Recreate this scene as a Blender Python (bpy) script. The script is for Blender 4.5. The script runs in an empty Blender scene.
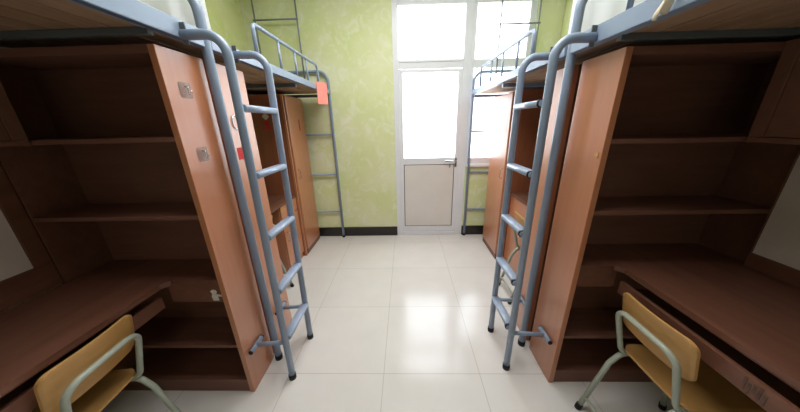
import bpy, bmesh, math, random
from mathutils import Vector, Matrix
random.seed(7)
scene = bpy.context.scene
COL = scene.collection

# ------------------------------------------------------------------ materials
def new_mat(name):
    m = bpy.data.materials.new(name); m.use_nodes = True
    nt = m.node_tree; nt.nodes.clear()
    out = nt.nodes.new('ShaderNodeOutputMaterial')
    b = nt.nodes.new('ShaderNodeBsdfPrincipled')
    nt.links.new(b.outputs[0], out.inputs[0])
    return m, nt, b, out

def plain(name, col, rough=.5, metal=0., spec=.5, var=.0, scale=6., coat=0.):
    m, nt, b, out = new_mat(name)
    b.inputs['Roughness'].default_value = rough
    b.inputs['Metallic'].default_value = metal
    b.inputs['Specular IOR Level'].default_value = spec
    b.inputs['Coat Weight'].default_value = coat
    b.inputs['Coat Roughness'].default_value = .25
    tc = nt.nodes.new('ShaderNodeTexCoord')
    n = nt.nodes.new('ShaderNodeTexNoise'); n.inputs['Scale'].default_value = scale
    n.inputs['Detail'].default_value = 4
    nt.links.new(tc.outputs['Object'], n.inputs['Vector'])
    r = nt.nodes.new('ShaderNodeValToRGB')
    k0, k1 = 1 - var, 1 + var
    r.color_ramp.elements[0].position = .3; r.color_ramp.elements[1].position = .7
    r.color_ramp.elements[0].color = (*[c*k0 for c in col], 1)
    r.color_ramp.elements[1].color = (*[min(1, c*k1) for c in col], 1)
    nt.links.new(n.outputs[0], r.inputs[0]); nt.links.new(r.outputs[0], b.inputs['Base Color'])
    return m

def wood(name, c0, c1, stretch=(14, 14, 1.2), rough=.42, spec=.4, coat=0., nscale=2.5):
    m, nt, b, out = new_mat(name)
    tc = nt.nodes.new('ShaderNodeTexCoord')
    mp = nt.nodes.new('ShaderNodeMapping'); mp.inputs['Scale'].default_value = stretch
    nt.links.new(tc.outputs['Object'], mp.inputs['Vector'])
    n = nt.nodes.new('ShaderNodeTexNoise'); n.inputs['Scale'].default_value = nscale
    n.inputs['Detail'].default_value = 6; n.inputs['Distortion'].default_value = .6
    nt.links.new(mp.outputs[0], n.inputs['Vector'])
    r = nt.nodes.new('ShaderNodeValToRGB')
    r.color_ramp.elements[0].position = .3; r.color_ramp.elements[1].position = .72
    r.color_ramp.elements[0].color = (*c0, 1); r.color_ramp.elements[1].color = (*c1, 1)
    nt.links.new(n.outputs[0], r.inputs[0]); nt.links.new(r.outputs[0], b.inputs['Base Color'])
    b.inputs['Roughness'].default_value = rough
    b.inputs['Specular IOR Level'].default_value = spec
    b.inputs['Coat Weight'].default_value = coat; b.inputs['Coat Roughness'].default_value = .35
    return m

M = {}
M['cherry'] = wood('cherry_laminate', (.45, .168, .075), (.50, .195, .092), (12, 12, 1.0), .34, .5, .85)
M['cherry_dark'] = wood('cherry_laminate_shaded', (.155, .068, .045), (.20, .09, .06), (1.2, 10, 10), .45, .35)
M['cherry_occluded'] = wood('cherry_laminate_occluded', (.27, .088, .042), (.33, .115, .056), (12, 12, 1.0), .45, .4)  # same cherry laminate, darkened in colour for the shade on the wardrobe body
M['desktop'] = wood('desktop_laminate', (.125, .05, .031), (.175, .073, .045), (9, 1.0, 9), .42, .4)
M['slat'] = wood('bed_board_wood', (.28, .17, .10), (.42, .27, .165), (10, .8, 10), .7, .2)
M['ply'] = wood('chair_plywood', (.50, .27, .085), (.60, .345, .125), (3, 1.0, 9), .4, .4)
M['steel'] = plain('blue_grey_painted_steel', (.24, .31, .42), .33, 0., .6, .06)
M['rung'] = plain('pale_blue_steel', (.33, .41, .55), .28, 0., .6, .05)  # rung colour, lighter than the rest of the ladder
M['steel_dark'] = plain('dark_grey_steel', (.10, .115, .122), .45, 0., .5, .05)
M['net_pole'] = plain('grey_net_pole', (.20, .225, .24), .4, .2, .5, .05)
M['chair_tube'] = plain('pale_green_grey_tube', (.36, .40, .33), .33, .0, .6, .06)
M['rubber'] = plain('black_rubber', (.012, .012, .013), .6, 0, .3, .1)
M['upvc'] = plain('white_window_frame', (.74, .76, .80), .35, 0, .5, .02)
M['door_panel'] = plain('grey_white_door_panel', (.72, .69, .65), .45, 0, .4, .03, 4)
M['groove'] = plain('dark_groove', (.03, .02, .018), .7, 0, .2, .05)
M['base'] = plain('dark_baseboard', (.018, .015, .014), .3, 0, .5, .1)
M['white'] = plain('white_paint', (.72, .71, .69), .8, 0, .2, .02)
M['board_white'] = plain('white_back_panel', (.66, .57, .55), .6, 0, .3, .03)
M['chrome'] = plain('chrome', (.62, .62, .62), .22, 1., .5, .03)
M['pink'] = plain('salmon_paper', (.88, .27, .22), .7, 0, .2, .06, 20)
M['red'] = plain('red_paper', (.55, .03, .03), .6, 0, .2, .1)
M['cream'] = plain('cream_cloth', (.70, .62, .47), .9, 0, .1, .08, 30)
def m_clear():
    m, nt, b, out = new_mat('clear_plastic')
    b.inputs['Base Color'].default_value = (.85, .85, .86, 1); b.inputs['Roughness'].default_value = .15
    tr = nt.nodes.new('ShaderNodeBsdfTransparent')
    mx = nt.nodes.new('ShaderNodeMixShader'); mx.inputs[0].default_value = .16
    nt.links.new(tr.outputs[0], mx.inputs[1]); nt.links.new(b.outputs[0], mx.inputs[2]); nt.links.new(mx.outputs[0], out.inputs[0]); return m
M['clear'] = m_clear()
M['mark'] = plain('faded_sticker', (.10, .055, .038), .6, 0, .3, .4, 45)
M['paper_white'] = plain('white_sticker', (.62, .58, .54), .5, 0, .3, .15, 40)
M['sheet'] = plain('pale_bedding', (.62, .64, .68), .85, 0, .1, .04)

def m_curtain():
    m, nt, b, out = new_mat('white_curtain_cloth')
    b.inputs['Base Color'].default_value = (.9, .9, .91, 1); b.inputs['Roughness'].default_value = .9
    t = nt.nodes.new('ShaderNodeBsdfTranslucent'); t.inputs[0].default_value = (.93, .94, .95, 1)
    mx = nt.nodes.new('ShaderNodeMixShader'); mx.inputs[0].default_value = .6
    nt.links.new(b.outputs[0], mx.inputs[1]); nt.links.new(t.outputs[0], mx.inputs[2])
    nt.links.new(mx.outputs[0], out.inputs[0]); return m
M['curtain'] = m_curtain()

def m_pane():
    m, nt, b, out = new_mat('frosted_pane')
    b.inputs['Base Color'].default_value = (.9, .92, .95, 1); b.inputs['Roughness'].default_value = .1
    t = nt.nodes.new('ShaderNodeBsdfTranslucent'); t.inputs[0].default_value = (.95, .97, 1, 1)
    tr = nt.nodes.new('ShaderNodeBsdfTransparent'); tr.inputs[0].default_value = (.97, .98, 1, 1)
    a = nt.nodes.new('ShaderNodeMixShader'); a.inputs[0].default_value = .35
    nt.links.new(tr.outputs[0], a.inputs[1]); nt.links.new(t.outputs[0], a.inputs[2])
    c = nt.nodes.new('ShaderNodeMixShader'); c.inputs[0].default_value = .05
    nt.links.new(a.outputs[0], c.inputs[1]); nt.links.new(b.outputs[0], c.inputs[2])
    nt.links.new(c.outputs[0], out.inputs[0]); return m
M['pane'] = m_pane()

def m_wallpaper(name, ca, cb, cc):
    m, nt, b, out = new_mat(name)
    b.inputs['Roughness'].default_value = .85; b.inputs['Specular IOR Level'].default_value = .15
    tc = nt.nodes.new('ShaderNodeTexCoord')
    n1 = nt.nodes.new('ShaderNodeTexNoise'); n1.inputs['Scale'].default_value = 2.2; n1.inputs['Detail'].default_value = 3
    n2 = nt.nodes.new('ShaderNodeTexNoise'); n2.inputs['Scale'].default_value = 7; n2.inputs['Detail'].default_value = 7
    n2.inputs['Roughness'].default_value = .62; n2.inputs['Distortion'].default_value = 1.4
    for n in (n1, n2): nt.links.new(tc.outputs['Object'], n.inputs['Vector'])
    r1 = nt.nodes.new('ShaderNodeValToRGB'); r1.color_ramp.elements[0].position = .38; r1.color_ramp.elements[1].position = .65
    r1.color_ramp.elements[0].color = (*ca, 1); r1.color_ramp.elements[1].color = (*cb, 1)
    nt.links.new(n1.outputs[0], r1.inputs[0])
    r2 = nt.nodes.new('ShaderNodeValToRGB'); r2.color_ramp.elements[0].position = .50; r2.color_ramp.elements[1].position = .68
    r2.color_ramp.elements[0].color = (0, 0, 0, 1); r2.color_ramp.elements[1].color = (.52, .52, .52, 1)
    nt.links.new(n2.outputs[0], r2.inputs[0])
    mx = nt.nodes.new('ShaderNodeMixRGB'); mx.inputs[2].default_value = (*cc, 1)
    nt.links.new(r2.outputs[0], mx.inputs[0]); nt.links.new(r1.outputs[0], mx.inputs[1])
    nt.links.new(mx.outputs[0], b.inputs['Base Color']); return m
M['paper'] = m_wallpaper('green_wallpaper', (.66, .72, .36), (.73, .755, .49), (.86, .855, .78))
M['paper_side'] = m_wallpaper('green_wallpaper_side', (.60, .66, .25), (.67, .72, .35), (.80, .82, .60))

def m_floor():
    m, nt, b, out = new_mat('polished_floor_tiles')
    tc = nt.nodes.new('ShaderNodeTexCoord')
    mp = nt.nodes.new('ShaderNodeMapping'); mp.inputs['Location'].default_value = (.155, -1.145+1.2, 0)
    nt.links.new(tc.outputs['Object'], mp.inputs['Vector'])
    br = nt.nodes.new('ShaderNodeTexBrick'); br.offset = 0; br.squash = 1
    br.inputs['Scale'].default_value = 1
    br.inputs['Brick Width'].default_value = .6; br.inputs['Row Height'].default_value = .6
    br.inputs['Mortar Size'].default_value = .0022; br.inputs['Mortar Smooth'].default_value = .3
    br.inputs['Color1'].default_value = (.70, .675, .645, 1); br.inputs['Color2'].default_value = (.72, .695, .665, 1)
    br.inputs['Mortar'].default_value = (.50, .47, .435, 1)
    nt.links.new(mp.outputs[0], br.inputs['Vector'])
    n = nt.nodes.new('ShaderNodeTexNoise'); n.inputs['Scale'].default_value = 5; n.inputs['Detail'].default_value = 5
    nt.links.new(tc.outputs['Object'], n.inputs['Vector'])
    mx = nt.nodes.new('ShaderNodeMixRGB'); mx.blend_type = 'MULTIPLY'; mx.inputs[0].default_value = .12
    nt.links.new(br.outputs[0], mx.inputs[1]); nt.links.new(n.outputs[0], mx.inputs[2])
    nt.links.new(mx.outputs[0], b.inputs['Base Color'])
    b.inputs['Roughness'].default_value = .16; b.inputs['Specular IOR Level'].default_value = .5
    return m
M['floor'] = m_floor()

# ------------------------------------------------------------------ mesh helpers
class MB:
    def __init__(s): s.bm = bmesh.new()
    def box(s, x0, x1, y0, y1, z0, z1, bev=.0015):
        x0, x1 = sorted((x0, x1)); y0, y1 = sorted((y0, y1)); z0, z1 = sorted((z0, z1))
        t = bmesh.new()
        r = bmesh.ops.create_cube(t, size=1)
        bmesh.ops.scale(t, vec=(x1-x0, y1-y0, z1-z0), verts=t.verts)
        bmesh.ops.translate(t, vec=((x0+x1)/2, (y0+y1)/2, (z0+z1)/2), verts=t.verts)
        if bev and min(x1-x0, y1-y0, z1-z0) > 2.5*bev:
            bmesh.ops.bevel(t, geom=t.edges[:], offset=bev, segments=2, affect='EDGES', profile=.5)
        s.merge(t); return s
    def merge(s, t):
        me = bpy.data.meshes.new('t'); t.to_mesh(me); t.free()
        s.bm.from_mesh(me); bpy.data.meshes.remove(me)
    def tube(s, pts, r, fil=0., n=14, prof=None, seg=8, closed=False):
        """Sweep a circle (or the (u,v) profile) along a polyline with filleted corners."""
        P = [Vector(p) for p in pts]; path = []
        for i, p in enumerate(P):
            if 0 < i < len(P)-1 and fil > 0:
                a = (P[i-1]-p); b = (P[i+1]-p); la, lb = a.length, b.length
                a.normalize(); b.normalize()
                ang = a.angle(b)
                if ang > math.pi-.02: path.append(p); continue
                d = min(fil/math.tan(ang/2), la*.49, lb*.49); rr = d*math.tan(ang/2)
                c = p+(a+b).normalized()*(rr/math.sin(ang/2))
                u = (p+a*d)-c; v = (p+b*d)-c; th = u.angle(v)
                for k in range(seg+1):
                    f = k/seg
                    path.append(c+(u*math.sin((1-f)*th)+v*math.sin(f*th))/math.sin(th))
            else: path.append(p)
        if prof is None: prof = [(r*math.cos(2*math.pi*k/n), r*math.sin(2*math.pi*k/n)) for k in range(n)]
        n = len(prof)
        t0 = (path[1]-path[0]).normalized()
        up = Vector((0, 0, 1)) if abs(t0.z) < .9 else Vector((0, 1, 0))
        u = t0.cross(up).normalized(); rings = []
        for i, p in enumerate(path):
            t = ((path[min(i+1, len(path)-1)]-p).normalized()+(p-path[max(i-1, 0)]).normalized()).normalized()
            u = (u-t*u.dot(t)).normalized(); v = t.cross(u)
            rings.append([s.bm.verts.new(p+u*a+v*b) for a, b in prof])
        for A, B in zip(rings, rings[1:]):
            for k in range(n):
                f = s.bm.faces.new((A[k], A[(k+1) % n], B[(k+1) % n], B[k])); f.smooth = True
        s.bm.faces.new(rings[0][::-1]); s.bm.faces.new(rings[-1]); return s
    def sheet(s, W, H, r, th, fn, nu=14):
        """Rounded-corner plate W x H bent by fn(u, v, side) -> point."""
        vs = [-H/2+r-r*math.cos(math.pi/2*k/6) for k in range(7)]
        mid = [-H/2+r+(H-2*r)*k/8 for k in range(1, 8)]
        rows = vs+mid+[-q for q in vs[::-1]]
        def hw(v):
            d = abs(v)-(H/2-r)
            return W/2 if d <= 0 else W/2-r+math.sqrt(max(0, r*r-d*d))
        g = []
        for side in (0, 1):
            g.append([[s.bm.verts.new(fn(hw(v)*(2*i/nu-1), v, side*th)) for i in range(nu+1)] for v in rows])
        R = len(rows)
        for side in (0, 1):
            for j in range(R-1):
                for i in range(nu):
                    q = (g[side][j][i], g[side][j][i+1], g[side][j+1][i+1], g[side][j+1][i])
                    f = s.bm.faces.new(q if side else q[::-1]); f.smooth = True
        loop = [(0, i) for i in range(nu+1)]+[(j, nu) for j in range(1, R)]+[(R-1, i) for i in range(nu-1, -1, -1)]+[(j, 0) for j in range(R-2, 0, -1)]
        for a, b in zip(loop, loop[1:]+loop[:1]):
            s.bm.faces.new((g[0][a[0]][a[1]], g[0][b[0]][b[1]], g[1][b[0]][b[1]], g[1][a[0]][a[1]]))
        return s
    def prism(s, poly, axis, a, b):
        """Extrude a 2-D polygon along axis between a and b."""
        def P(u, v, w): return {'x': (w, u, v), 'y': (u, w, v), 'z': (u, v, w)}[axis]
        A = [s.bm.verts.new(P(u, v, a)) for u, v in poly]; B = [s.bm.verts.new(P(u, v, b)) for u, v in poly]
        n = len(poly)
        s.bm.faces.new(A[::-1]); s.bm.faces.new(B)
        for k in range(n): s.bm.faces.new((A[k], A[(k+1) % n], B[(k+1) % n], B[k]))
        return s

def obj(name, mb, mat, parent=None, label=None, **props):
    me = bpy.data.meshes.new(name)
    bmesh.ops.remove_doubles(mb.bm, verts=mb.bm.verts, dist=1e-6)
    bmesh.ops.recalc_face_normals(mb.bm, faces=mb.bm.faces)
    org = Vector((0, 0, 0)); q = parent
    while q: org += q.location; q = q.parent
    if org.length: bmesh.ops.translate(mb.bm, vec=-org, verts=mb.bm.verts)
    mb.bm.to_mesh(me); mb.bm.free()
    me.materials.append(M[mat] if isinstance(mat, str) else mat)
    o = bpy.data.objects.new(name, me); COL.objects.link(o); o.parent = parent
    if label: o['label'] = label
    for k, v in props.items(): o[k] = v
    return o

def thing(name, label, cat, loc, group=None):
    o = bpy.data.objects.new(name, None); COL.objects.link(o); o.location = loc
    o.empty_display_size = .05
    o['label'] = label; o['category'] = cat
    if group: o['group'] = group
    return o
def tag(o, label, cat, group=None):
    o['label'] = label; o['category'] = cat
    if group: o['group'] = group
    return o
def centre(o):
    """Put a single-mesh thing's origin at the base of its mesh."""
    v = [x.co.copy() for x in o.data.vertices]
    c = Vector(((min(p.x for p in v)+max(p.x for p in v))/2, (min(p.y for p in v)+max(p.y for p in v))/2, min(p.z for p in v)))
    o.data.transform(Matrix.Translation(-c)); o.location = c; return o
def struct(name, mb, mat, parent=None):
    o = obj(name, mb, mat, parent)
    if parent is None: o['kind'] = 'structure'
    return o

# ------------------------------------------------------------------ layout numbers (metres)
WL, WR, YF, YB, ZC = -1.75, 1.71, 3.185, -1.9, 3.05
SIDE = {
 -1: dict(word='left', wall=1.75, panel=.915, desk=1.215, cab=1.547, post=.878, rail=.88, z=.0, yb=(1.03, 1.262), yb2=(1.288, 1.56),
          ypost=1.255, zr=1.833, yend=3.147, zs=(1.465, 1.12, .775), lad=.725, ly=(1.118, 1.425), ward=(1.2, 2.63, 3.12), zt=1.795,
          rung=(1.575, 1.278, .958, .632, .306), lean=.024),
  1: dict(word='right', wall=1.71, panel=.84, desk=1.065, cab=1.41, post=.80, rail=.79, z=.0, yb=(1.09, 1.335), yb2=(1.395, 1.65),
          ypost=1.365, zr=1.79, yend=3.165, zs=(1.415, 1.092, .806), lad=.624, ly=(1.185, 1.485), ward=(1.0, 2.46, 2.99), zt=1.755,
          rung=(1.57, 1.247, .93, .625, .31), lean=0.),
}

# ------------------------------------------------------------------ setting
struct('floor', MB().box(WL-.12, WR+.12, YB-.12, YF+.9, -.08, 0, 0), 'floor')
struct('ceiling', MB().box(WL-.12, WR+.12, YB-.12, YF+.12, ZC, ZC+.1, 0), 'white')
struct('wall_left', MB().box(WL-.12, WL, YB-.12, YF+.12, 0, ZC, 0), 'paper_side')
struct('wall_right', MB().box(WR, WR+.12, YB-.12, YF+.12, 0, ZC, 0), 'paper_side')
struct('wall_back', MB().box(WL, WR, YB-.12, YB, 0, ZC, 0), 'white')
# far wall: around the door opening (-.125..0.765) and the side window (0.765..1.43, above .985)
OX0, OX1, OX2, OZ, SZ = -.125, .765, 1.43, 2.745, .985
w = MB()
w.box(WL, OX0, YF, YF+.12, 0, ZC, 0).box(OX0, OX2, YF, YF+.12, OZ, ZC, 0)
w.box(OX1, OX2, YF, YF+.12, 0, SZ, 0).box(OX2, WR, YF, YF+.12, 0, ZC, 0)
struct('wall_far', w, 'paper')
struct('baseboard_far', MB().box(WL, OX0, YF-.012, YF, 0, .132).box(OX1, WR, YF-.012, YF, 0, .132), 'base')
struct('baseboard_left', MB().box(WL, WL+.012, YB, YF-.012, 0, .12), 'base')
struct('baseboard_right', MB().box(WR-.012, WR, YB, YF-.012, 0, .12), 'base')

fy0, fy1 = YF+.005, YF+.06       # frame depth
d = MB()
d.box(OX0, -.062, fy0, fy1, 0, OZ, .004).box(.672, OX1, fy0, fy1, 0, OZ, .004)      # jamb, mullion
d.box(-.062, .672, fy0, fy1, 2.69, OZ, .004).box(-.062, .672, fy0, fy1, 2.085, 2.178, .004)
win1 = struct('window_1', d, 'upvc')
obj('pane', MB().box(-.062, .672, fy0+.025, fy0+.031, 2.178, 2.69, 0), 'pane', win1, 'frosted transom pane over the door')
ledge = obj('trim_bead', MB().box(-.05, .66, fy0-.008, fy0, 2.15, 2.165).box(OX0, OX0+.012, fy0-.006, fy0, 0, OZ), 'upvc', win1)
d = MB()
d.box(OX1, .80, fy0, fy1, SZ, OZ, .004).box(1.36, OX2, fy0, fy1, SZ, OZ, .004)
d.box(.80, 1.36, fy0, fy1, 2.69, OZ, .004).box(.80, 1.36, fy0, fy1, 2.075, 2.165, .004).box(.80, 1.36, fy0, fy1, SZ, 1.062, .004)
win2 = struct('window_2', d, 'upvc')
obj('pane', MB().box(.80, 1.36, fy0+.025, fy0+.031, 2.165, 2.69, 0), 'pane', win2, 'upper frosted pane')
obj('pane', MB().box(.80, 1.36, fy0+.025, fy0+.031, 1.062, 2.075, 0), 'pane', win2, 'tall lower frosted pane')
obj('sill', MB().box(OX1, OX2, YF-.03, YF+.06, SZ-.035, SZ, .004), 'upvc', win2)

# door leaf
dy0, dy1 = YF+.012, YF+.055
L0, L1 = -.0618, .6718
lf = MB()
lf.box(L0, L0+.042, dy0, dy1, .055, 2.078, .003).box(L1-.042, L1, dy0, dy1, .055, 2.078, .003)
lf.box(L0+.042, L1-.042, dy0, dy1, 2.045, 2.078, .003).box(L0+.042, L1-.042, dy0, dy1, .985, 1.068, .003).box(L0+.042, L1-.042, dy0, dy1, .055, .125, .003)
door = struct('door_1', lf, 'upvc')
obj('pane', MB().box(L0+.042, L1-.042, dy0+.02, dy0+.026, 1.068, 2.045, 0), 'pane', door, 'tall frosted glass pane of the door')
obj('panel', MB().box(L0+.050, L1-.050, dy0+.006, dy0+.03, .134, .977, .004), 'door_panel', door, 'pale grey lower door panel')
obj('seam', MB().box(L0+.042, L1-.042, dy0+.02, dy0+.034, .125, .985, 0), 'groove', door)
h = obj('handle', MB().box(.632, .655, dy0-.006, dy0, .95, 1.06, .002).tube([(.643, dy0-.003, 1.03), (.643, dy0-.04, 1.03), (.50, dy0-.04, 1.03)], .009, .015, 10), 'chrome', door)
obj('lock', MB().box(.566, .574, dy0-.006, dy0, .94, .99, .002), 'steel_dark', door)
struct('threshold', MB().box(-.062, .672, YF-.0, YF+.06, 0, .05, .004), 'upvc')

# balcony slab beyond the glass so the daylight has something to fall past
struct('wall_balcony', MB().box(WL, WR, YF+.85, YF+.9, -.08, .75, 0), 'white')

# ------------------------------------------------------------------ furniture units
PT = .022  # board thickness
def bookcase(s, y0, y1, face, label):
    """open shelf unit standing across the end of a bed; face = -1 opens toward -y."""
    c = SIDE[s]; X = lambda a: s*a
    yo, yc = (y0, y1) if face < 0 else (y1, y0)          # open side, closed side
    b = yc+face*.012
    t = thing('bookcase', label, 'bookcase', (s*(c['panel']+.3), (y0+y1)/2, 0), 'open bookcases at the ends of the desks')
    xa, xb = c['panel'], c['wall']-.004
    zt = c['zt']
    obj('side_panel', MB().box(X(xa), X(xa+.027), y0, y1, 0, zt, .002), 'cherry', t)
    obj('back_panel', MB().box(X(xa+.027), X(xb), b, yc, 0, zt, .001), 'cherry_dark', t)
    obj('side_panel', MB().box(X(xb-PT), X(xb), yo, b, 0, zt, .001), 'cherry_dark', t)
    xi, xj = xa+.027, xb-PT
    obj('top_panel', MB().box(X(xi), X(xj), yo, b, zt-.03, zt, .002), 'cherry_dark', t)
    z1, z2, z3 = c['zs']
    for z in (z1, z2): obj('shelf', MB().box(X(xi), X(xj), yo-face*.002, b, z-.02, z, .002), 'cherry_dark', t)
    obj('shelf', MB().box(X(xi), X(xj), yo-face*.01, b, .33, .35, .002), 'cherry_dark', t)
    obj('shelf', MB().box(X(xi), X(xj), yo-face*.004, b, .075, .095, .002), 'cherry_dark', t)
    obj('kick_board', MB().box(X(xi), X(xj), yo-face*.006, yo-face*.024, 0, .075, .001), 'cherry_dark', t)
    return t

def desk(s, y0, y1, yin0, yin1, label, front_desk=True):
    """desktop along the wall from y0..y1 plus the tongue that runs into the bookcase."""
    c = SIDE[s]; X = lambda a: s*a; z = c['zs'][2]
    t = thing('desk', label, 'desk', (s*(c['desk']+.25), (y0+y1)/2, 0), 'wall desks under the loft beds')
    xd, xw, xi = c['desk'], c['wall']-.030, c['panel']+.029
    poly = [(X(xw), y0), (X(xd), y0), (X(xd), y1), (X(xw), y1)]
    # L-shaped top (tongue goes into the bookcase)
    if yin0 >= y1:      # bookcase at the far end
        poly = [(X(xw), y0), (X(xd), y0), (X(xd), yin0-.03), (X(xd-.03), yin0), (X(xi), yin0), (X(xi), yin1), (X(xw), yin1)]
    else:
        poly = [(X(xw), y1), (X(xd), y1), (X(xd), yin1+.03), (X(xd-.03), yin1), (X(xi), yin1), (X(xi), yin0), (X(xw), yin0)]
    tm = MB().prism(poly, 'z', z-.026, z)
    bmesh.ops.bevel(tm.bm, geom=[e for e in tm.bm.edges if abs(e.verts[0].co.z-e.verts[1].co.z) < 1e-5], offset=.003, segments=2, affect='EDGES')
    obj('desktop', tm, 'desktop', t)
    ya = yin0+.004 if yin0 >= y1 else yin1-.004
    sg = 1 if yin0 >= y1 else -1
    obj('apron', MB().box(X(xi), X(xd-.003), ya, ya+sg*.018, z-.13, z-.027, .001), 'desktop', t)
    return t, z

stuff_text = {
 -1: ('in the left foreground', 'in the right foreground'),
}
# near units -----------------------------------------------------------------
for s in (-1, 1):
    c = SIDE[s]; w_ = c['word']; X = lambda a, s=s: s*a
    y0, y1 = c['yb']
    bookcase(s, y0, y1, -1, f'open reddish-brown bookcase in the {w_} foreground with shelves facing the viewer')
    t, z = desk(s, -.35, y0-.02, y0+.004, y1-.014, f'dark reddish-brown desk in the {w_} foreground with pull-out keyboard tray')
    xd = c['desk']
    # keyboard tray below the top
    xt = xd+(.022 if s < 0 else 0)
    tr = MB().box(X(xt), X(xt+.018), -.2, y0-.016, z-.145, z-.079, .002)
    tro = obj('keyboard_tray', tr, 'desktop', t)
    obj('tray_board', MB().box(X(xt+.019), X(xt+.36), -.19, y0-.02, z-.140, z-.124, .001), 'cherry_dark', tro)
    obj('side_panel', MB().box(X(xd+.03), X(c['wall']-.032), -.33, -.31, .0, z-.027, .001), 'cherry_dark', t)
    # white panel between desk and wall cabinet, with wooden surround
    bw_, yw_, zb_ = (c['wall']-.026, y0-.062, z+.122) if s < 0 else (c['wall']-.068, y0-.008, z+.07)
    obj('back_board', MB().box(X(bw_+.008), X(c['wall']-.003), -.33, yw_, zb_, c['zs'][0]-.025, .001), 'board_white', t)
    obj('back_rail', MB().box(X(bw_), X(c['wall']-.003), -.35, y0-.004, z+.0, zb_-.001, .002).box(X(bw_), X(c['wall']-.003), yw_+.001, y0-.004, zb_, c['zs'][0]-.025, .002), 'desktop', t)
    # wall cabinet over the desk
    zc, zt = c['zs'][0]-.02, c['zt']
    k = thing('wall_cabinet', f'closed reddish-brown upper cabinet above the {w_} foreground desk', 'cabinet', (s*(c['cab']+.1), .4, zc), 'upper cabinets over the desks')
    xc = c['cab']
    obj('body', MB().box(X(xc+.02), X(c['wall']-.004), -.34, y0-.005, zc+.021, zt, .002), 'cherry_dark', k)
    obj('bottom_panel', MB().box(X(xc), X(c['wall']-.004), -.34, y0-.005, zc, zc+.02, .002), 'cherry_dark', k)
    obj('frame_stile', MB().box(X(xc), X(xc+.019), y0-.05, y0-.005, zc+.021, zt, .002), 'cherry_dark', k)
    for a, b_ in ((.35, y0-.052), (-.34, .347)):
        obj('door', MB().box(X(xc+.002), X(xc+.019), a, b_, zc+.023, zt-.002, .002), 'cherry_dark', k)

# far units -------------------------------------------------------------------
for s in (-1, 1):
    c = SIDE[s]; w_ = c['word']; X = lambda a, s=s: s*a
    y0, y1 = c['yb2']
    bookcase(s, y0, y1, 1, f'far {w_} bookcase seen from its plain side panel, back to back behind the post')
    xw, ya, yb = c['ward']; zt = c['zt']
    t, z = desk(s, y1+.02, ya-.006, y0+.014, y1-.004, f'far {w_} desk between plain bookcase side and tall wardrobe')
    obj('back_rail', MB().box(X(c['wall']-.026), X(c['wall']-.003), y1+.004, ya-.006, z, z+.1, .002), 'desktop', t)
    # drawer cabinet under the desktop
    k = thing('desk_cabinet', f'low cupboard under the far {w_} desk beside the wardrobe', 'cabinet', (s*(c['desk']+.2), ya-.2, 0), 'low cupboards under the far desks')
    ca, cb = ya-.375, ya-.008
    obj('body', MB().box(X(c['desk']+.03), X(c['wall']-.02), ca, cb, .0, z-.028, .002), 'cherry', k)
    obj('drawer', MB().box(X(c['desk']+.010), X(c['desk']+.029), ca+.003, cb-.003, z-.165, z-.032, .002), 'cherry', k)
    dd = obj('door', MB().box(X(c['desk']+.010), X(c['desk']+.029), ca+.003, cb-.003, .07, z-.17, .002), 'cherry', k)
    obj('handle', MB().tube([(X(c['desk']+.010), ca+.05, .36), (X(c['desk']-.016), ca+.05, .36), (X(c['desk']-.016), ca+.05, .46), (X(c['desk']+.010), ca+.05, .46)], .004, .01, 8), 'chrome', dd)
    # wardrobe
    k = thing('wardrobe', f'tall reddish-brown wardrobe beside the far {w_} bed end, single narrow door', 'wardrobe', (s*(xw+.26), (ya+yb)/2, 0), 'wardrobes by the far wall')
    obj('body', MB().box(X(xw+.024), X(c['wall']-.005), ya, yb, 0, zt, .002), 'cherry_occluded', k)
    obj('frame_stile', MB().box(X(xw+.004), X(xw+.0235), ya, ya+.022, 0, zt, .002), 'cherry', k)
    obj('groove', MB().box(X(xw+.015), X(xw+.0238), ya+.0225, ya+.052, 0.02, zt, 0), 'groove', k)  # near-black strip stands in for the shadow gap beside the door
    dd = obj('door', MB().box(X(xw), X(xw+.0235), ya+.053, yb, .06, zt-.004, .008), 'cherry', k)
    obj('handle', MB().tube([(X(xw+.002), ya+.10, .93), (X(xw-.024), ya+.10, .93), (X(xw-.024), ya+.10, 1.03), (X(xw+.002), ya+.10, 1.03)], .0045, .012, 8), 'chrome', dd)
    obj('kick_board', MB().box(X(xw+.006), X(xw+.0235), ya+.053, yb, 0, .058, .001), 'cherry_dark', k)

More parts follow.
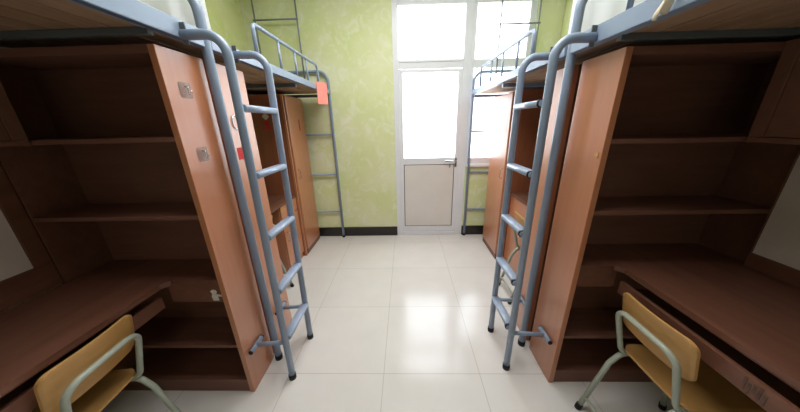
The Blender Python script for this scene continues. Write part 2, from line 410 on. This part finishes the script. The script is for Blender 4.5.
# ------------------------------------------------------------------ loft beds
def rail(mb, x, y0, y1, z, s, hh=.062):
    """Angle-iron bed rail: upright plate with a flange turned in under the boards."""
    mb.box(x-s*.013, x+s*.013, y0, y1, z, z+hh, .003)
    mb.box(x, x+s*.026, y0, y1, z, z+.004, 0)
    return mb
for s in (-1, 1):
    c = SIDE[s]; w_ = c['word']; X = lambda a, s=s: s*a
    zr, xr, xp, yp, ye, xw = c['zr'], c['rail'], c['post'], c['ypost'], c['yend'], c['wall']-.04
    # ---- near bed
    t = thing('loft_bed', f'blue-grey steel loft bed over the {w_} foreground desk, underside boards showing', 'loft bed', (s*(xp+.4), .3, 0), 'blue-grey steel loft beds')
    yn = -.72
    for yy in (yp, yn):
        zl = 2.075
        obj('post', MB().tube([(X(xp), yy, .0), (X(xp), yy, zl), (X(xw), yy, zl), (X(xw), yy, zr-.02)], .0205, .11), 'steel', t)
        obj('rubber_foot', MB().tube([(X(xp), yy, 0), (X(xp), yy, .035)], .0235), 'rubber', t)
    obj('side_rail', rail(MB(), X(xr), yn+.022, yp-.022, zr, s, .066), 'steel', t)
    obj('side_rail', rail(MB(), X(xw), yn+.022, yp-.022, zr, -s, .066), 'steel', t)
    for yy in (yp-.245 if s < 0 else yp-.275, .35, -.3):
        obj('cross_member', MB().box(X(xr+.014), X(xw-.014), yy-.012, yy+.012, zr-.017, zr+.005, .002), 'steel_dark', t)
    for yy in (yn+.035,):
        obj('cross_member', MB().box(X(xr+.014), X(xw-.014), yy-.012, yy+.012, zr+.006, zr+.04, .002), 'steel_dark', t)
    nb = 7; bw = (xw-xr-.056)/nb
    for k in range(nb):
        a = xr+.032+k*bw
        obj('bed_board', MB().box(X(a+.005), X(a+bw-.005), yn+.06, yp+.0195, zr+.0055, zr+.024, .002), 'slat', t)
    obj('gap_blocker', MB().box(X(xr+.033), X(xw-.023), yn+.06, yp+.0195, zr+.0245, zr+.028, 0), 'groove', t)  # dark sheet added to stop light coming through the board gaps
    gs = .72 if s < 0 else 1.055
    g = MB().tube([(X(xr), gs, zr+.06), (X(xr), gs, zr+.30), (X(xr), -.3, zr+.30), (X(xr), -.3, zr+.06)], .0095, .04)
    go = obj('guard_rail', g, 'steel', t)
    for yy in ((.47, .2, -.05) if s < 0 else (.78, .5, .22, -.05)):
        obj('baluster', MB().tube([(X(xr), yy, zr+.06), (X(xr), yy, zr+.295)], .008, n=10), 'steel', go)
    # ---- far bed, sharing the middle post
    t = thing('loft_bed', f'far {w_} blue-grey steel loft bed reaching the window wall, with low guard rail', 'loft bed', (s*(xp+.4), 2.2, 0), 'blue-grey steel loft beds')
    zl = 2.075 if s < 0 else 2.03
    obj('post', MB().tube([(X(xp), ye, 0), (X(xp), ye, zl), (X(xw), ye, zl), (X(xw), ye, zr-.02)], .0165, .11), 'steel', t)
    obj('rubber_foot', MB().tube([(X(xp), ye, 0), (X(xp), ye, .03)], .021), 'rubber', t)
    for zb in (1.383, .885, .38):
        obj('end_bar', MB().tube([(X(xp+.012), ye, zb), (X(xw-.012), ye, zb)], .011, n=10), 'steel', t)
    obj('side_rail', rail(MB(), X(xr), yp+.022, ye-.017, zr, s, .05), 'steel', t)
    obj('side_rail', rail(MB(), X(xw), yp+.022, ye-.017, zr, -s, .05), 'steel', t)
    for yy in (2.25, ye-.05):
        obj('cross_member', MB().box(X(xr+.014), X(xw-.014), yy-.015, yy+.015, zr-.032, zr-.002, .003), 'steel_dark' if s < 0 else 'steel', t)
    for k in range(nb):
        a = xr+.032+k*bw
        obj('bed_board', MB().box(X(a+.004), X(a+bw-.004), yp+.0225, ye-.06, zr+.0055, zr+.02, .002), 'slat', t)
    obj('gap_blocker', MB().box(X(xr+.033), X(xw-.023), yp+.0225, ye-.06, zr+.0205, zr+.024, 0), 'groove', t)  # added light-blocking sheet over the far bed's boards
    gy0, gy1 = (1.685, 2.80) if s < 0 else (1.76, 2.86)
    gz = 2.068 if s < 0 else 2.017
    go = obj('guard_rail', MB().tube([(X(xr), gy0, zr+.045), (X(xr), gy0, gz), (X(xr), gy1, gz), (X(xr), gy1, zr+.045)], .0115, .035), 'steel', t)
    for yy in ((1.99, 2.263, 2.51) if s < 0 else (1.98, 2.254, 2.53)):
        obj('baluster', MB().tube([(X(xr), yy, zr+.045), (X(xr), yy, gz-.004)], .0085, n=10), 'steel', go)
    # ---- mosquito-net poles standing on the far end of the far bed
    px = (1.58, 1.127) if s < 0 else (1.425, 1.03)
    zq = 2.57 if s < 0 else 2.47
    n_ = thing('net_pole_frame', f'thin grey pole frame rising above the far end of the {w_} far bed', 'pole frame', (s*sum(px)/2, ye-.04, zr), 'thin pole frames over the far beds')
    for q in px:
        obj('pole', MB().tube([(X(q), ye-.045, zr+.025), (X(q), ye-.045, 2.98)], .0085, n=10), 'net_pole', n_)
    obj('crossbar', MB().tube([(X(px[0]+.02), ye-.045, zq), (X(px[1]-.01), ye-.045, zq)], .008, n=10), 'net_pole', n_)
    # ---- ladder
    xl = c['lad']; ya, yb = c['ly']
    l = thing('bed_ladder', f'blue-grey tubular ladder standing against the {w_} loft beds with five rungs', 'ladder', (s*xl, (ya+yb)/2, 0), 'bed ladders')
    zh = zr+(.012 if s < 0 else .022); ln = c['lean']
    for k, yy in enumerate((ya, yb)):
        so = obj('stringer', MB().tube([(X(xr-.016), yy, zh), (X(xl-ln), yy, zh), (X(xl), yy, .004)], .0185, .105, 16, seg=12), 'steel', l)
        obj('rubber_foot', MB().tube([(X(xl), yy, 0), (X(xl), yy, .034)], .0215), 'rubber', so)
        obj('hook_clip', MB().box(X(xr-.0135), X(xr-.034), yy-.004, yy+.001, zh-.034, zh+.042, .001), 'steel_dark', so)
        zz = .285
        xe = c['panel']-.012
        st = obj('spacer', MB().tube([(X(xl+.01), yy, zz), (X(xe-.008), yy, zz-.015)], .0125, n=12), 'steel', l)
        obj('bumper', MB().tube([(X(xe-.002), yy-.055, zz-.015), (X(xe-.002), yy+.055, zz-.015)], .0125, n=12), 'steel', st)
        for e in (-1, 1):
            obj('end_cap', MB().tube([(X(xe-.002), yy+e*.055, zz-.015), (X(xe-.002), yy+e*.060, zz-.015)], .0128, n=12), 'rubber', st)
    prof = [(.012*math.cos(a)+(.015 if math.cos(a) > 0 else -.015), .0145*math.sin(a)) for a in [2*math.pi*k/16+.01 for k in range(16)]]
    for zz in c['rung']:
        ro = obj('rung', MB().tube([(X(xl-ln*zz/zh), ya+.014, zz), (X(xl-ln*zz/zh), yb-.014, zz)], 0, prof=prof), 'rung', l)
        if s > 0: obj('end_cap', MB().tube([(X(xl), ya+.018, zz), (X(xl), ya+.032, zz)], 0, prof=[(a*1.18, b*1.22) for a, b in prof]), 'rubber', ro)

# white curtains hung across the wall-side end of the near beds
for s in (-1, 1):
    c = SIDE[s]; w_ = c['word']
    yy = c['ypost']+.04
    xa, xb = c['post']-.012, c['wall']-.03
    cu = thing('bed_curtain', f'plain white curtain closing the far end of the {w_} foreground loft bed', 'curtain', (s*(xa+xb)/2, yy, c['zr']+.03), 'white curtains on the near beds')
    mb = MB(); N = 60
    A = []
    for i in range(N+1):
        f = i/N; x = xa+(xb-xa)*f; o_ = .012*math.sin(f*38)*math.sin(f*7+1)
        A.append([mb.bm.verts.new((s*x, yy+o_*k, z_)) for z_, k in ((c['zr']+.056, 1), (2.3, .9), (2.7, .8), (3.0, .6))])
    for P_, Q_ in zip(A, A[1:]):
        for k in range(3):
            f = mb.bm.faces.new((P_[k], Q_[k], Q_[k+1], P_[k+1])); f.smooth = True
    obj('cloth', mb, 'curtain', cu)
    obj('curtain_rod', MB().tube([(s*(xa-.01), yy, 3.005), (s*(c['wall']-.002), yy, 3.005)], .007, n=8), 'net_pole', cu)

# ------------------------------------------------------------------ chairs
def make_chair():
    t = thing('school_chair', '', 'chair', (0, 0, 0), 'plywood school chairs')
    hy = .131
    fr = MB().tube([(.42, -hy, .392), (.125, -hy, .40), (.044, -hy, .668), (.044, hy, .668), (.125, hy, .40), (.42, hy, .392)], .0118, .055, 12)
    obj('back_frame', fr, 'chair_tube', t)
    for sg in (-1, 1):
        lg = obj('leg', MB().tube([(-.002, sg*hy, .012), (.085, sg*hy, .33), (.13, sg*hy, .392), (.20, sg*hy, .392)], .0122, .05, 12), 'chair_tube', t)
        obj('rubber_foot', MB().tube([(-.006, sg*hy, 0), (.003, sg*hy, .03)], .0155, n=12), 'rubber', lg)
        lg = obj('leg', MB().tube([(.445, sg*hy, .012), (.415, sg*hy, .394)], .0122, 0, 12), 'chair_tube', t)
        obj('rubber_foot', MB().tube([(.446, sg*hy, 0), (.443, sg*hy, .03)], .0155, n=12), 'rubber', lg)
    obj('stretcher', MB().tube([(.018, -hy, .085), (.018, hy, .085)], .009, n=10), 'chair_tube', t)
    def fseat(u, v, d):   # v along x, u along y
        f = (v+.19)/.38
        x = .318+v
        z = .404+.010*math.cos(f*math.pi)*(1 if f < .5 else .3)-.030*max(0, f-.85)/.15*max(0, f-.85)/.15+.006*(u/.18)**2
        return (x, u, z+d)
    obj('seat', MB().sheet(.305, .37, .05, .011, fseat), 'ply', t)
    def fback(u, v, d):
        z = .660+v
        bend = .016*(1-(u/.155)**2)
        x = .072-.24*(z-.660)-bend+.014+d
        return (x, u, z)
    obj('backrest', MB().sheet(.31, .186, .036, .011, fback), 'ply', t)
    return t
def copy_tree(o, parent=None):
    c = o.copy(); COL.objects.link(c); c.parent = parent
    for ch in o.children: copy_tree(ch, c)
    return c
proto = make_chair()
spots = [((.928, .822), 0, 'yellow plywood school chair in the right foreground, pushed under the dark desk'),
         ((-1.122, .70), math.pi+.06, 'yellow plywood school chair in the left foreground, pushed under the dark desk'),
         ((.885, 1.91), 0, 'yellow plywood school chair glimpsed through the right ladder at the far desk'),
         ((-1.13, 1.905), math.pi, 'school chair at far left desk, mostly hidden behind the left ladder and bookcase')]
for i, ((x, y), a, lab) in enumerate(spots):
    o = proto if i == 0 else copy_tree(proto)
    o.location = (x, y, 0); o.rotation_euler = (0, 0, a); o['label'] = lab

# ------------------------------------------------------------------ small things
def hook(x, y, z, s, label, h=.062):
    t = thing('adhesive_hook', label, 'hook', (x, y, z), 'clear adhesive hooks')
    obj('plate', MB().sheet(.06, h, .008, .0025, lambda u, v, d: (x-s*d, y+u, z+v)), 'clear', t)
    obj('hook', MB().tube([(x-s*.0025, y, z+.015), (x-s*.016, y, z+.012), (x-s*.016, y, z-.018), (x-s*.024, y, z-.012), (x-s*.026, y, z-.002)], .003, .005, 8), 'chrome', t)
PL, PR = -SIDE[-1]['panel'], SIDE[1]['panel']
hook(PL, 1.118, 1.648, -1, 'clear square adhesive hook, upper one on the left bookcase side panel')
hook(PL, 1.120, 1.385, -1, 'clear square adhesive hook, lower one on the left bookcase side panel')
o = centre(obj('paper_sticker', MB().box(PL, PL+.0015, 1.36, 1.425, 1.325, 1.39, 0), 'red'))
tag(o, 'small dark red sticker on the far left bookcase side panel behind the ladder', 'sticker')
o = centre(obj('wire_ring', MB().tube([(PL+.004, 1.396+.028*math.cos(a), 1.523+.034*math.sin(a)) for a in [i*math.pi*2/20 for i in range(20)]], .003, n=8), 'chrome'))
tag(o, 'small wire ring hanging on the far left bookcase side above the red sticker', 'ring')
# red pendant on the dark wardrobe side
wx, wy, _ = SIDE[-1]['ward']
t = thing('knot_pendant', 'small red and white hanging ornament on the left wardrobe side under the bed', 'ornament', (-1.40, wy-.012, 1.50))
obj('cord', MB().tube([(-1.40, wy-.006, 1.71), (-1.40, wy-.008, 1.60)], .002, n=6), 'red', t)
obj('knot', MB().sheet(.05, .05, .01, .008, lambda u, v, d: (-1.40+(u-v)*.72, wy-.014+d, 1.59+(u+v)*.72)), 'paper_white', t)
obj('tassel', MB().prism([(-1.415, 1.555), (-1.385, 1.555), (-1.375, 1.46), (-1.425, 1.46)], 'y', wy-.012, wy-.004), 'red', t)
o = centre(obj('paper_sticker', MB().box(-wx if False else -1.2015, -1.2, 2.93, 2.955, 1.44, 1.56, 0), 'red'))
o.location.x = -1.1995
tag(o, 'thin red paper mark on the upper left wardrobe door', 'sticker')
o = centre(obj('paper_sticker', MB().box(.9985, .9999, 2.80, 2.85, 1.43, 1.52, 0), 'paper_white'))
tag(o, 'small pale label on the upper right wardrobe door', 'sticker')
# white figure sticker on the left apron, faded sticker on the right tray
ya = SIDE[-1]['yb'][0]
pts = [(-.018, -.030), (.012, -.030), (.016, -.004), (.008, .010), (.016, .026), (.004, .036), (-.012, .034), (-.018, .022), (-.010, .010), (-.036, .004), (-.036, -.006), (-.016, -.004)]
o = centre(obj('figure_sticker', MB().prism([(-.985-u, .683+v) for u, v in pts], 'y', ya+.0065, ya+.0078), 'paper_white'))
tag(o, 'small white peeling sticker on the left foreground desk apron', 'sticker')
xd = SIDE[1]['desk']; zt_ = SIDE[1]['zs'][2]
random.seed(3)
mk = MB()
for k in range(5):
    yy = .535+.012*k; mk.box(xd-.0012, xd-.0002, yy, yy+.008, zt_-.138+.008*(k % 3), zt_-.10+.006*((k*2) % 3), 0)
o = centre(obj('tray_sticker', mk, 'mark'))
tag(o, 'worn dark sticker on the front of the right keyboard tray', 'sticker')
# pink paper hanging off the far-left bed rail
pm = MB().sheet(.135, .205, .006, .003, lambda u, v, d: (-.828+.5*u, 2.72+.86*u-d+.006*math.sin(v*14), 1.80+v))
o = centre(obj('pink_card', pm, 'pink'))
tag(o, 'salmon-pink card hanging from the end of the far left bed rail', 'card')
# cloth strap tied to the right near rail
zr = SIDE[1]['zr']; xr = SIDE[1]['rail']
st = thing('cloth_strap', 'cream cloth strap knotted over the right foreground bed rail', 'strap', (xr-.02, .87, zr))
obj('loop', MB().tube([(xr-.012, .86, zr+.083), (xr-.03, .86, zr+.083), (xr-.030, .872, zr+.02), (xr-.030, .882, zr-.005)], 0, .015, prof=[(.0035*math.cos(a), .013*math.sin(a)) for a in [k*math.pi/5 for k in range(10)]]), 'cream', st)
obj('tail', MB().tube([(xr-.035, .872, zr+.03), (xr-.037, .895, zr+.0), (xr-.035, .90, zr-.014)], 0, .01, prof=[(.003*math.cos(a), .008*math.sin(a)) for a in [k*math.pi/5 for k in range(10)]]), 'cream', st)
o = centre(obj('yellow_pin', MB().tube([(PR-.0005, 1.116, 1.348), (PR-.004, 1.116, 1.348)], .011, n=14), 'ply'))
tag(o, 'tiny yellow round pin on the right bookcase side panel', 'pin')

# ------------------------------------------------------------------ light
W = bpy.data.worlds.new('overcast_daylight'); scene.world = W; W.use_nodes = True
bg = W.node_tree.nodes['Background']; bg.inputs[0].default_value = (.93, .97, 1, 1); bg.inputs[1].default_value = 9
def area(name, loc, rot, sx, sy, power, col=(1, 1, 1), portal=False):
    l = bpy.data.lights.new(name, 'AREA'); l.shape = 'RECTANGLE'; l.size = sx; l.size_y = sy
    l.energy = power; l.color = col
    if portal: l.cycles.is_portal = True
    o = bpy.data.objects.new(name, l); COL.objects.link(o); o.location = loc; o.rotation_euler = rot; return o
area('daylight_portal', (.65, YF+.11, 1.7), (math.radians(-90), 0, 0), 1.6, 2.2, 1, portal=True)
area('ceiling_fill', (0, 1.45, ZC-.03), (0, 0, 0), 1.3, 1.5, 56, (1, .98, .95))  # added interior fill light, no real fixture behind it

area('rear_fill', (0, -1.2, ZC-.03), (0, 0, 0), .6, .6, 7, (1, .93, .9))  # added fill behind the camera to lift the dark bookcase interiors
# ------------------------------------------------------------------ camera
F, PITCH, YAW, ROLL, H = 247.718, .323546, -.0255861, -.0226891, 1.5
f = Vector((math.sin(YAW)*math.cos(PITCH), math.cos(YAW)*math.cos(PITCH), -math.sin(PITCH)))
r = Vector((math.cos(YAW), -math.sin(YAW), 0)); u = r.cross(f)
c_, s_ = math.cos(ROLL), math.sin(ROLL)
r2 = r*c_+u*s_; u2 = u*c_-r*s_
cam = bpy.data.cameras.new('camera'); co = bpy.data.objects.new('camera', cam); COL.objects.link(co)
cam.sensor_fit = 'HORIZONTAL'; cam.sensor_width = 36; cam.lens = 36*F/800; cam.clip_start = .02
co.matrix_world = Matrix(((r2.x, u2.x, -f.x, 0), (r2.y, u2.y, -f.y, 0), (r2.z, u2.z, -f.z, H), (0, 0, 0, 1)))
scene.camera = co
scene.view_settings.view_transform = 'Standard'
scene.view_settings.look = 'None'
scene.view_settings.exposure = 0
